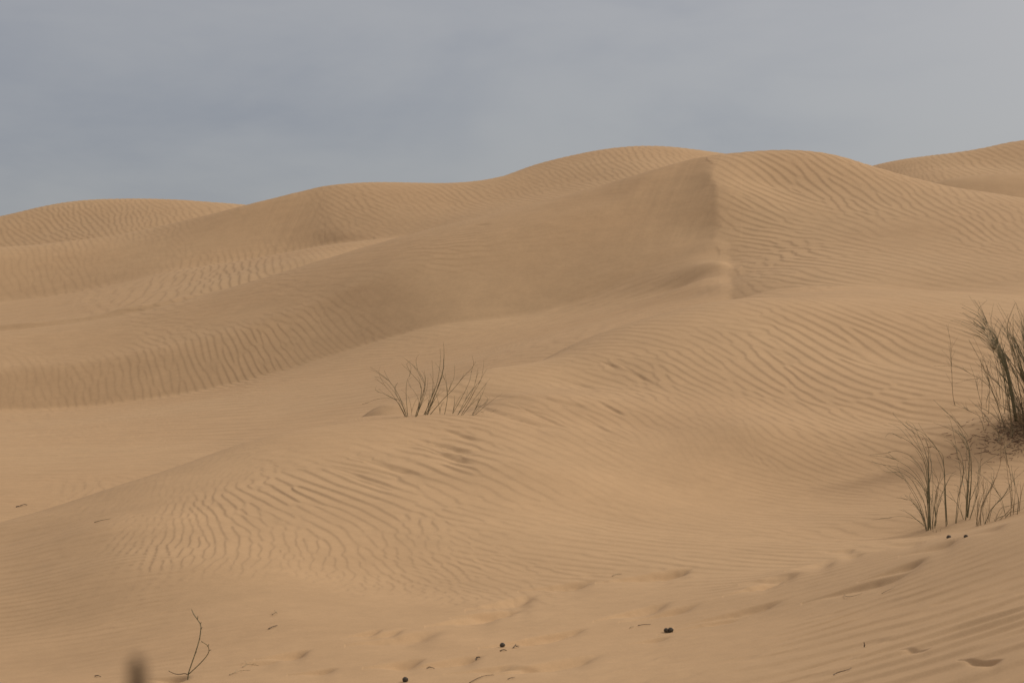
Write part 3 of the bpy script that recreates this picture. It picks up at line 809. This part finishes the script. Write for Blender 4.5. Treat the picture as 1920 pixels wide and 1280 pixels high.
# --- lower right tussock behind the foreground crest (4.923x enlargement, origin 1660,760)
Z = 1280 / 260.0
S2 = [
    ([(405, 1062), (395, 850), (390, 560), (330, 400), (180, 210)], 1.3, .3), ([(400, 1062), (390, 800), (370, 500), (260, 330), (60, 240), (0, 290)], 1.2, -.3),
    ([(415, 1062), (400, 760), (395, 520), (320, 290), (200, 200)], 1.3, .1), ([(420, 1062), (410, 800), (400, 500), (400, 380), (370, 300)], 1.3, -.2),
    ([(410, 1060), (405, 700), (430, 560), (405, 400)], 1, .4), ([(395, 1050), (380, 780), (270, 620), (130, 550), (0, 550)], .9, .3),
    ([(395, 1040), (370, 850), (250, 640), (140, 590), (30, 620)], .8, -.4), ([(390, 1030), (330, 860), (200, 670), (80, 620)], .8, .3),
    ([(390, 1020), (340, 900), (250, 760), (150, 640)], .8, .5), ([(400, 1020), (390, 750), (330, 640), (280, 600)], .8, -.2),
    ([(385, 1010), (350, 940), (270, 860), (180, 830)], .7, .2), ([(395, 1000), (350, 920), (240, 830), (100, 850)], .6, .4),
    ([(400, 900), (360, 760), (250, 600), (100, 500), (0, 470)], .7, -.5), ([(400, 800), (350, 620), (240, 470), (100, 420), (0, 440)], .7, .5),
    ([(440, 1060), (430, 900), (440, 700), (420, 500)], .9, .3), ([(455, 1062), (470, 850), (490, 700), (440, 580)], .9, -.2),
    ([(470, 1060), (460, 820), (540, 640), (640, 620)], .7, .4), ([(465, 1062), (490, 900), (545, 760)], .8, .2), ([(440, 1062), (480, 940), (520, 860)], .8, .1),
    ([(430, 1062), (450, 930), (470, 780), (500, 690)], .8, -.4), ([(395, 990), (300, 985), (150, 985), (0, 1040)], .5, .2),
    ([(565, 1058), (548, 800), (545, 560), (490, 400), (370, 260), (230, 190)], 1.3, .2), ([(572, 1058), (552, 820), (540, 540), (520, 440), (440, 380)], 1.1, -.3),
    ([(575, 1055), (560, 860), (545, 640), (470, 450)], .9, .4),
    ([(645, 1070), (670, 850), (720, 600), (690, 430), (600, 330)], 1, .2), ([(650, 1065), (690, 800), (725, 560), (650, 460)], .8, -.4), ([(672, 860), (670, 740)], .6, 0),
    ([(748, 1072), (765, 850), (775, 560), (760, 380), (640, 150), (500, 0)], 1.3, .3), ([(742, 1072), (750, 850), (770, 600), (770, 440), (700, 280)], 1.2, -.2),
    ([(755, 1072), (790, 800), (785, 520), (745, 330), (650, 220)], 1.2, .4), ([(750, 1072), (775, 900), (795, 650), (790, 480), (730, 250)], 1.1, -.4),
    ([(735, 1070), (690, 980), (650, 900), (570, 830)], .7, .2), ([(760, 1070), (740, 850), (700, 640), (640, 300)], .8, .5), ([(760, 1060), (830, 900), (870, 700), (885, 400)], .8, -.2),
    ([(765, 1060), (830, 860), (880, 560)], .7, .3), ([(735, 1065), (760, 780), (740, 560), (755, 460)], .8, .1), ([(770, 900), (850, 720), (880, 560), (1080, 430), (1280, 370)], .6, .6),
    ([(830, 1090), (870, 900), (920, 780)], .9, .3), ([(845, 1090), (900, 900), (1000, 700), (1060, 540), (1070, 450)], 1, -.2), ([(870, 1080), (890, 930), (960, 770), (1040, 640)], .9, .2),
    ([(850, 1085), (850, 950), (870, 830)], .8, .1), ([(900, 1085), (960, 980), (1000, 920), (1100, 820), (1170, 700), (1280, 600)], 1.1, .3), ([(930, 1075), (960, 990), (970, 800), (1010, 700)], .8, -.3),
    ([(950, 1065), (985, 950), (1080, 850), (1140, 740)], .8, .2), ([(885, 1080), (880, 940), (910, 860), (905, 740)], .8, -.1), ([(920, 1080), (900, 960), (930, 850), (985, 760)], .7, .3),
    ([(1155, 1000), (1160, 850), (1130, 640), (1110, 430)], 1, .2), ([(1150, 980), (1170, 800), (1150, 600), (1120, 500)], .9, -.2), ([(1175, 990), (1190, 900), (1200, 800), (1230, 690)], .9, .3),
    ([(1210, 990), (1230, 880), (1200, 740), (1170, 620)], .8, .2), ([(1230, 985), (1250, 850), (1270, 750), (1310, 640)], 1, -.2), ([(1120, 990), (1080, 860), (1030, 790)], .7, .1),
    ([(1000, 1050), (1100, 1000), (1180, 960), (1260, 940)], .8, .1), ([(1060, 1030), (1150, 985), (1240, 970)], .7, -.1), ([(1000, 1040), (1060, 930), (1160, 910), (1200, 905)], .7, .2), ([(960, 1060), (1040, 1030), (1150, 1000)], .7, .1),
    ([(440, 1165), (442, 1120)], .4, 0), ([(470, 1170), (470, 1145)], .4, 0), ([(505, 1170), (507, 1140)], .4, 0), ([(620, 1160), (635, 1130)], .4, 0),
]
base = vertex_ground(1750, 974)
root = tag(empty('desert_grass', base), 'loose grass clump of separate arching stems behind the foreground crest at lower right', 'grass tuft', G_GRASS)
for k, (pix, th, lean) in enumerate(S2):
    px = [(1660 + a / Z, 760 + b / Z) for a, b in pix]
    d0 = 17.9 if px[0][0] < 1822 else 17.2
    if px[0][1] > 985: d0 = 17.6
    P = lift(px, d0 + random.uniform(-.12, .12), lean * .4, 0)
    if px[0][1] > 955 and px[0][1] < 985:
        P = to_ground(P, .05)
    t = Tubes().tube(P, .004 * th, .001, 5, .8)
    g = random.Random(300 + k)
    for q in range(g.randint(2, 5) if len(pix) > 2 else 0):
        i = g.randint(0, len(P) - 2); f = g.random()
        p0 = P[i] * (1 - f) + P[i + 1] * f
        tdir = P[i + 1] - P[i]; tdir = tdir / np.linalg.norm(tdir)
        side = np.array([g.uniform(-1, .45), g.uniform(-.6, .6), g.uniform(-.1, .4)])
        L = g.uniform(.08, .26)
        t.tube([p0, p0 + (tdir * .7 + side * .2) * L, p0 + (tdir * .9 + side * .7) * L], .0017, .0007, 4)
    mat = MAT_GREEN if px[0][0] < 1818 else (MAT_OLIVE if k % 2 else MAT_STRAW)
    t.build('stem', mat, root, base)

# --- big dense tussock at the right edge, standing on its own hummock
base = vertex_ground(1950, 794)
root = tag(empty('desert_grass', base), 'big dense dark green grass tussock at the right edge casting a brown shadow', 'grass tuft', G_GRASS)
g = random.Random(5)
PXM = base[1] / F                                   # metres per photo pixel here


def arch(p0, az, tilt, L, droop, n=5):
    """stem that starts at p0 and bends over as it rises"""
    out = [np.array(p0)]
    a = tilt
    p = np.array(p0, float)
    for i in range(n):
        p = p + L / n * np.array([math.sin(a) * math.cos(az), math.sin(a) * math.sin(az), math.cos(a)])
        out.append(p.copy())
        a += droop / n
    return out


blades = Tubes(); straw = Tubes()
for k in range(84):                                 # main stems, each with a brush of thin blades at its top
    r = abs(g.gauss(0, .2)); az = g.uniform(0, 6.283)
    bx, by = base[0] + .05 + r * math.cos(az) * 1.15, base[1] + r * math.sin(az) * .8
    p0 = (bx, by, sand_at(bx, by) - .04)
    tilt = .08 + r * .8 + abs(g.gauss(0, .1))
    az2 = az + g.gauss(0, .5)
    L = g.uniform(.6, 1.25) if k > 8 else g.uniform(1.05, 1.3)
    if k < 14:
        az2 = math.pi + g.gauss(0, .35); tilt = g.uniform(.08, .22); L = g.uniform(1.0, 1.3)
    P = arch(p0, az2, tilt, L, g.uniform(.05, .5))
    Tubes().tube(P, g.uniform(.0042, .0065), .0018, 5, .9).build('stem', MAT_GREEN if k % 5 else MAT_OLIVE, root, base)
    for q in range(10):
        f = g.uniform(.15, .95) * (len(P) - 1); i = int(f); f -= i
        s0 = P[i] * (1 - f) + P[i + 1] * f
        td = P[i + 1] - P[i]; td /= np.linalg.norm(td)
        sd = np.array([g.gauss(0, .3), g.gauss(0, .3), g.uniform(0, .2)])
        Lb = g.uniform(.2, .5)
        blades.tube([s0, s0 + (td + sd * .4) * Lb * .5, s0 + (td + sd) * Lb], .0026, .0009, 4)
for k in range(420):                                # dry bleached culms near the foot
    r = abs(g.gauss(0, .34)); az = g.uniform(0, 6.283)
    bx, by = base[0] + .05 + r * math.cos(az), base[1] + r * math.sin(az) * .8
    p0 = (bx, by, sand_at(bx, by) - .03)
    P = arch(p0, az + g.gauss(0, .9), g.uniform(.1, 1.1), g.uniform(.12, .55), g.uniform(-.2, .9), 4)
    straw.tube(P, .0042, .0013, 4)
for k in range(150):                                # more of the tussock, mostly beyond the edge of the frame
    bx, by = base[0] + g.uniform(.12, .75), base[1] + g.uniform(-.15, .45)
    P = arch((bx, by, sand_at(bx, by) - .03), g.uniform(0, 6.28), abs(g.gauss(0, .16)), g.uniform(.7, 1.3), g.uniform(.05, .4), 4)
    blades.tube(P, .005, .0014, 4, .9)
    for q in range(4):
        i = g.randint(0, 3); s0 = P[i]; td = P[i + 1] - P[i]; td /= np.linalg.norm(td)
        Lb = g.uniform(.2, .45); sd = np.array([g.gauss(0, .3), g.gauss(0, .3), g.uniform(0, .2)])
        blades.tube([s0, s0 + (td + sd * .4) * Lb * .5, s0 + (td + sd) * Lb], .0026, .0009, 4)
# the plume that leans to the left at the top
for k in range(9):
    px = [(1908 - k * .6, 790), (1890 - k * .5, 690 + k), (1872 - k * .8, 640 + k * 2), (1852 - k * 1.2, 606 + k * 3.5), (1838 - k * 3, 583 + k * 5)]
    P = lift(px, base[1] + g.uniform(-.08, .08), g.uniform(-.2, .2))
    blades.tube(P, .0052, .0012, 4, .8)
    for q in range(5):
        i = g.randint(1, 3); s0 = P[i]; td = P[i + 1] - P[i]; td /= np.linalg.norm(td)
        blades.tube([s0, s0 + (td + np.array([g.gauss(0, .3), 0, .1])) * .15, s0 + (td + np.array([g.gauss(-.1, .5), g.gauss(0, .2), .1])) * .3], .003, .001, 4)
Z = 1148 / 260.0                                    # outlying stems traced (origin 1660,560)
S3 = [([(585, 885), (560, 800), (552, 640), (545, 470), (535, 330), (505, 210)], 1.1), ([(575, 870), (556, 760), (548, 560), (525, 370)], .8),
      ([(800, 880), (770, 780), (735, 640), (700, 540)], .9), ([(797, 915), (800, 760), (803, 640), (790, 500)], .8), ([(855, 950), (860, 700), (830, 600), (800, 540)], .9),
      ([(840, 900), (835, 860), (860, 760), (862, 640)], .8), ([(950, 840), (880, 680), (800, 470), (725, 310)], 1.2), ([(955, 830), (930, 620), (900, 460), (870, 360)], 1.2),
      ([(960, 900), (850, 720), (700, 620), (600, 565), (400, 555)], .9), ([(970, 910), (900, 760), (780, 660), (580, 700)], .6), ([(985, 950), (1000, 780), (975, 600), (960, 480)], 1),
      ([(990, 940), (960, 700), (940, 560), (920, 500)], 1), ([(1010, 900), (990, 700), (1000, 540), (985, 430)], 1), ([(950, 1170), (920, 1080), (850, 1010), (720, 940), (700, 930)], .9),
      ([(720, 910), (660, 900), (640, 925)], .9), ([(670, 910), (650, 890)], .9), ([(700, 1140), (640, 1080), (580, 1000), (480, 920)], .6)]
S3 = [q for q in S3]
for k, (pix, th) in enumerate(S3):
    px = [(1660 + a / Z, 560 + b / Z) for a, b in pix]
    d0 = seen_dist(px[0][0], px[0][1])
    P = to_ground(lift(px, d0, g.uniform(-.25, .25)), .04)
    t = Tubes().tube(P, .0042 * th, .0012, 5, .8)
    for q in range(4 if len(px) > 3 else 0):
        i = g.randint(1, len(P) - 2); s0 = P[i]; td = P[i + 1] - P[i]; td /= np.linalg.norm(td)
        sd = np.array([g.uniform(-.6, .5), g.gauss(0, .3), g.uniform(0, .4)])
        t.tube([s0, s0 + (td + sd * .3) * .1, s0 + (td + sd) * .2], .002, .0008, 4)
    t.build('stem', MAT_OLIVE if k % 3 else MAT_STRAW, root, base)
tag(blades.build('blade', MAT_GREEN, root, base), kind='stuff')
tag(straw.build('dead_straw', MAT_STRAW, root, base), kind='stuff')
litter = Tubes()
for k in range(900):                                # dead leaf bits on the hummock, packed in to deepen the tussock's shadow
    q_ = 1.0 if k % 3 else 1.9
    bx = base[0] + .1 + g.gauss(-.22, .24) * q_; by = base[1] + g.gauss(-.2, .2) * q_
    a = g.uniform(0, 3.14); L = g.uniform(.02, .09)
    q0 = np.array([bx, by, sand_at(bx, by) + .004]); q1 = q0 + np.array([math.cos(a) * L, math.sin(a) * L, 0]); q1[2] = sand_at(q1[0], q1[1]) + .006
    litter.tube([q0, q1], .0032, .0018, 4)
tag(litter.build('shade_litter', MAT_SHADE_LITTER, root, base), kind='stuff')
pale = Tubes()
for (a, b) in (((1863, 808), (1902, 814)), ((1870, 832), (1897, 806)), ((1895, 806), (1918, 816)), ((1900, 785), (1925, 784)), ((1880, 845), (1922, 822)), ((1893, 822), (1919, 800))):
    A = vertex_ground(*a); B = vertex_ground(*b)
    m = (A + B) / 2 + np.array([0, 0, .05])
    pale.tube([A + [0, 0, .012], m, B + [0, 0, .012]], .0045, .002, 5)
pale.build('fallen_straw', MAT_PALE, root, base)

# --- seedling in the left foreground
Z = 8.0
def tr(pix): return [(200 + a / Z, 1120 + b / Z) for a, b in pix]
base = vertex_ground(352.5, 1272)
root = tag(empty('seedling', base), 'lone green seedling with two curved leafless shoots in the left foreground', 'seedling')
main_px = tr([(1220, 1220), (1222, 1150), (1260, 1020), (1330, 820), (1390, 620), (1412, 470), (1405, 390), (1360, 320), (1310, 250), (1285, 200)])
P = to_ground(lift(main_px, base[1], .1), .03)
st = Tubes().tube(P, .0036, .0024, 6).build('stem', MAT_GREEN, root, base)
def buds(P, idx, par, s0):
    for n_, (i, dx, dz) in enumerate(idx):
        t = Tubes().tube([P[i], P[i] + np.array([dx * .6, 0, dz * .5]), P[i] + np.array([dx, 0, dz])], .0032, .0012, 5)
        t.build('bud', MAT_OLIVE, par, base)
buds(P, [(5, .008, .016), (6, .006, .014), (7, .004, .02), (9, -.004, .012), (8, -.004, .006), (3, .008, .01), (4, .006, .01)], st, 1)
br_px = tr([(1222, 1150), (1300, 1080), (1400, 985), (1500, 870), (1535, 790), (1520, 730), (1490, 695), (1435, 662)])
PB = lift(br_px, base[1], -.12)
br = Tubes().tube(PB, .003, .002, 6).build('branch', MAT_GREEN, root, base)
buds(PB, [(3, .004, .01), (4, .012, .004), (5, .005, .016), (7, -.006, .006)], br, 2)
br2 = tr([(1220, 1150), (1170, 1135), (1100, 1145), (1030, 1140), (945, 1105)])
PB2 = lift(br2, base[1], -.05)
br2 = Tubes().tube(PB2, .0028, .0018, 6).build('branch', MAT_TWIG, root, base)
buds(PB2, [(4, -.006, .006)], br2, 3)

# --- out-of-focus stalk close to the lens
sd = 0.62
gz = sand_at((262 - CU) / F * sd, sd)
open('/tmp/stalk.txt', 'w').write(str(gz - CAMZ))
foot = np.array([(262 - CU) / F * sd, sd, gz])
root = tag(empty('dry_stalk', foot), 'blurred brown plant stalk poking up at the bottom edge, close to the camera', 'stalk')
top_ = np.array(w3(256, 1254, sd))
Tubes().tube([foot - [0, 0, .05], top_], .0028, .0022, 8).build('stem', MAT_STALK, root, foot)
Tubes().tube([top_ - [0, 0, .03], top_ - [.0006, 0, .018], top_ - [-.0004, 0, .006], top_ + [0, 0, .004]], .004, .002, 8, 2).build('seed_head', MAT_STALK, root, foot)

# --- round droppings
G_D = 'round dark droppings on the sand'
for n_, (u, v, r, lab) in enumerate((
        (760, 1274, 5.6, 'round dark dropping at the bottom edge of the picture'),
        (942, 1208, 5.2, 'single round dropping beside broken twig bits, above the bottom dropping'),
        (1249, 1181, 4.6, 'smaller dropping of the touching pair'),
        (1257.5, 1180, 5.4, 'larger dropping of the touching pair'),
        (1779, 1008, 4.6, 'half buried dropping on the foreground crest, farther from the right edge'),
        (1811, 1006, 4.3, 'half buried dropping on the foreground crest, nearer the right edge'))):
    p = vertex_ground(u, v + (3 if v > 1100 else 0))
    R = r * p[1] / F
    c = p + np.array([0, 0, R * (.75 if v > 1100 else .25)])
    o = Tubes().knob(c, R, n_, (1.0, 1.0, .9), .085, (8, 12)).build('dropping', MAT_DUNG, None, p)
    tag(o, lab, 'dropping', G_D)

# --- twigs and bits of dry plant lying on the sand
G_T = 'dry twigs on the sand'


def lying(name, pix, r, lab, mat=MAT_TWIG, h=.006, cat='twig', forks=()):
    A = [vertex_ground(u, v) for u, v in pix]
    P = []
    for i, p in enumerate(A):
        P.append(np.array([p[0], p[1], sand_at(p[0], p[1]) + h + (0 if i in (0, len(A) - 1) else h * .6)]))
    r *= .72
    t = Tubes().tube(P, r, r * .55, 6)
    for (i, du, dv2) in forks:
        q = vertex_ground(pix[i][0] + du, pix[i][1] + dv2)
        t.tube([P[i], (P[i] + q) / 2 + np.array([0, 0, .012]), q + np.array([0, 0, .01])], r * .6, r * .3, 5)
    tag(t.build(name, mat, None, A[0]), lab, cat, G_T)


lying('twig', [(880, 1281), (895, 1274), (910, 1268), (926, 1264)], .0034, 'long straight grey twig at the bottom edge, left of centre')
lying('twig', [(1563, 1268), (1570, 1263), (1583, 1260), (1591, 1256), (1597, 1251)], .0036, 'short dark bent twig low on the right slope')
lying('twig', [(1583, 1113), (1587, 1119), (1596, 1120), (1608, 1116), (1617, 1111)], .0026, 'thin hook shaped twig on the right slope', MAT_STRAW)
lying('twig', [(1653, 1113), (1664, 1109), (1672, 1106), (1679, 1100)], .0024, 'thin straight twig just right of the hook shaped one', MAT_STRAW)
lying('twig', [(30, 951), (38, 950), (45, 948), (51, 948)], .009, 'dark stick lying beyond the front dune at the left edge', MAT_TWIG, .01)
lying('twig', [(177, 980), (190, 977), (207, 973)], .005, 'pale brown stick on the left flank of the front dune', MAT_STRAW, .006)
lying('twig', [(963, 1214), (966, 1211), (968, 1213), (973, 1213)], .0045, 'forked broken twig right of the single dropping', MAT_TWIG, .008, 'twig', [(1, 2, -4), (2, 6, -2)])
lying('twig', [(938, 1221), (944, 1220), (950, 1220)], .0055, 'small flat dark chip below the single dropping')
lying('twig', [(892, 1233), (896, 1231.5), (900, 1232)], .007, 'stubby dark bit left of the flat dark chip', MAT_TWIG, .008, 'twig', [(1, -4, 0)])
lying('twig', [(800, 1252), (808, 1251), (815, 1252)], .0035, 'thin dark crumb of twig among the lowest footprints', MAT_TWIG, .006, 'twig', [(1, -6, 1)])
lying('twig', [(952, 1274), (957, 1273), (963, 1272), (965, 1270)], .003, 'small bent twig right of the long straight one')
lying('twig', [(504, 1180), (511, 1177), (520, 1173)], .0055, 'dark splinter right of the seedling tip')
lying('twig', [(510, 1154), (516, 1152), (519, 1147)], .004, 'tiny upright forked twig above the dark splinter', MAT_STRAW, .01, 'twig', [(1, 4, 1), (1, -2, -5)])
lying('twig', [(1196, 1173), (1206, 1172.5), (1220, 1171)], .0035, 'thin dark twig left of the touching pair of droppings')
lying('twig', [(1181, 1178), (1184, 1177), (1188, 1176)], .004, 'tiny straw piece left of the thin dark twig', MAT_STRAW)
lying('twig', [(178, 1268), (184, 1268), (189, 1269)], .005, 'short dark bit near the blurred stalk')
lying('twig', [(430, 1266), (440, 1263), (452, 1259), (470, 1256)], .003, 'crooked straw on the sand right of the seedling foot', MAT_STRAW, .006, 'twig', [(1, 6, -5)])
lying('twig', [(455, 1250), (462, 1246), (472, 1243), (486, 1242)], .0028, 'branched straw above the crooked one', MAT_STRAW, .006, 'twig', [(1, -3, -5), (2, 9, 2)])
lying('twig', [(1148, 1081), (1156, 1078), (1166, 1077)], .004, 'wisp of straw on the light apron by a footprint', MAT_STRAW)
P0 = vertex_ground(1620, 1211)
t = Tubes().tube([P0 + [0, 0, -.01], P0 + [.002, 0, .012], P0 + [0, 0, .026]], .0035, .0018, 6).tube([P0 + [.001, 0, .008], P0 + [.008, 0, .012]], .0022, .001, 5)
tag(t.build('twig', MAT_TWIG, None, P0), 'tiny upright stub of twig on the right slope', 'twig', G_T)
CLOUD_THIN = (.187, .204, .258, 1)
CLOUD_THICK = (.322, .325, .343, 1)
SKY_OFF = (0.3, 0.0, 0.2)
EXPO = 0.02
# ----------------------------------------------------------------- light, sky, camera
SUN_EL, SUN_AZ = 37.0, 30.0        # height; degrees from +X towards +Y (away from the lens)
sl = bpy.data.lights.new('sun', 'SUN'); sl.energy = 1.68; sl.angle = math.radians(6); sl.color = (1, .95, .87)
so = bpy.data.objects.new('sun', sl); COL.objects.link(so)
se_, sa_ = math.radians(SUN_EL), math.radians(SUN_AZ)
sdir = (math.cos(se_) * math.cos(sa_), math.cos(se_) * math.sin(sa_), math.sin(se_))
from mathutils import Vector
so.rotation_euler = Vector(sdir).to_track_quat('Z', 'Y').to_euler()
so.location = (40, 10, 40)

w = bpy.data.worlds.new('World'); bpy.context.scene.world = w
w.use_nodes = True
N, Lk = w.node_tree.nodes, w.node_tree.links
bg = N['Background']
sky = N.new('ShaderNodeTexSky'); sky.sky_type = 'NISHITA'; sky.sun_disc = False
sky.sun_elevation = se_; sky.sun_rotation = math.radians(90) - sa_
sky.dust_density = 1.0; sky.air_density = 1.0
tc = N.new('ShaderNodeTexCoord')
mp = N.new('ShaderNodeMapping'); mp.inputs['Scale'].default_value = (1.0, 1.0, 2.6); mp.inputs['Location'].default_value = SKY_OFF
mp.inputs['Rotation'].default_value = (0, math.radians(8), 0)
Lk.new(tc.outputs['Generated'], mp.inputs['Vector'])
n1 = N.new('ShaderNodeTexNoise'); n1.inputs['Scale'].default_value = 5.0; n1.inputs['Detail'].default_value = 5; n1.inputs['Roughness'].default_value = .5
n1.inputs['Distortion'].default_value = .6
Lk.new(mp.outputs['Vector'], n1.inputs['Vector'])
n2 = N.new('ShaderNodeTexNoise'); n2.inputs['Scale'].default_value = 16.0; n2.inputs['Detail'].default_value = 6; n2.inputs['Roughness'].default_value = .55
Lk.new(mp.outputs['Vector'], n2.inputs['Vector'])
sep = N.new('ShaderNodeSeparateXYZ'); Lk.new(tc.outputs['Generated'], sep.inputs['Vector'])


def mth(op, a, b):
    n = N.new('ShaderNodeMath'); n.operation = op
    for i, q in enumerate((a, b)):
        if isinstance(q, (int, float)):
            n.inputs[i].default_value = q
        else:
            Lk.new(q, n.inputs[i])
    return n.outputs[0]


# thin veil of cloud, bluer where it is thin, thicker and greyer to the right, brightest around the sun
f = mth('ADD', mth('MULTIPLY', n1.outputs['Fac'], 1.05), mth('MULTIPLY', n2.outputs['Fac'], .32))
f = mth('ADD', f, mth('MULTIPLY', sep.outputs['X'], .75))
f = mth('ADD', f, -.03)
rp = N.new('ShaderNodeValToRGB'); rp.color_ramp.interpolation = 'EASE'
rp.color_ramp.elements[0].position = .05; rp.color_ramp.elements[0].color = CLOUD_THIN
rp.color_ramp.elements[1].position = .86; rp.color_ramp.elements[1].color = CLOUD_THICK
Lk.new(f, rp.inputs['Fac'])
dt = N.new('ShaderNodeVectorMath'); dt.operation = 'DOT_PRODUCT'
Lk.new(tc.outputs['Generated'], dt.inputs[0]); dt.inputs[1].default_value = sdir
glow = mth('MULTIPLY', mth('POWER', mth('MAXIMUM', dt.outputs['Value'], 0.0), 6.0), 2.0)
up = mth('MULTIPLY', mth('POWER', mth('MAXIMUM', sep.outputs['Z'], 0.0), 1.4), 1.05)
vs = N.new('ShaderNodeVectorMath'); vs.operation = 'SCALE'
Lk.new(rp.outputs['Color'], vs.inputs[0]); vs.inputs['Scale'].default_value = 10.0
warm_fill = N.new('ShaderNodeVectorMath'); warm_fill.operation = 'SCALE'      # warm fill added high up and round the sun to light the sand
warm_fill.inputs[0].default_value = (4.2, 3.5, 2.75); Lk.new(mth('ADD', glow, up), warm_fill.inputs['Scale'])
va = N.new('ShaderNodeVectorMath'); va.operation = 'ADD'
Lk.new(vs.outputs['Vector'], va.inputs[0]); Lk.new(warm_fill.outputs['Vector'], va.inputs[1])
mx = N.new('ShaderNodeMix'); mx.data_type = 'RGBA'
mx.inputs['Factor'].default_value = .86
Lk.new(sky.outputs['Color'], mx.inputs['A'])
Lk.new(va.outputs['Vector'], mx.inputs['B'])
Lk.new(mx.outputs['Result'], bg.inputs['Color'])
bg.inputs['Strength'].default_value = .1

cd_ = bpy.data.cameras.new('camera'); cam = bpy.data.objects.new('camera', cd_); COL.objects.link(cam)
cam.location = (0, 0, CAMZ); cam.rotation_euler = (math.radians(90), 0, 0)
cd_.sensor_fit = 'HORIZONTAL'; cd_.sensor_width = 36.0; cd_.lens = 36.0 * F / 1920
cd_.clip_start = 0.1; cd_.clip_end = 12000
cd_.dof.use_dof = True; cd_.dof.focus_distance = 20.0; cd_.dof.aperture_fstop = 8.0
sc = bpy.context.scene
sc.camera = cam
sc.view_settings.view_transform = 'Standard'
sc.view_settings.look = 'None'
sc.view_settings.exposure = EXPO
sc.view_settings.gamma = 1
sc.cycles.use_denoising = True
sc.cycles.max_bounces = 5
sc.cycles.diffuse_bounces = 3
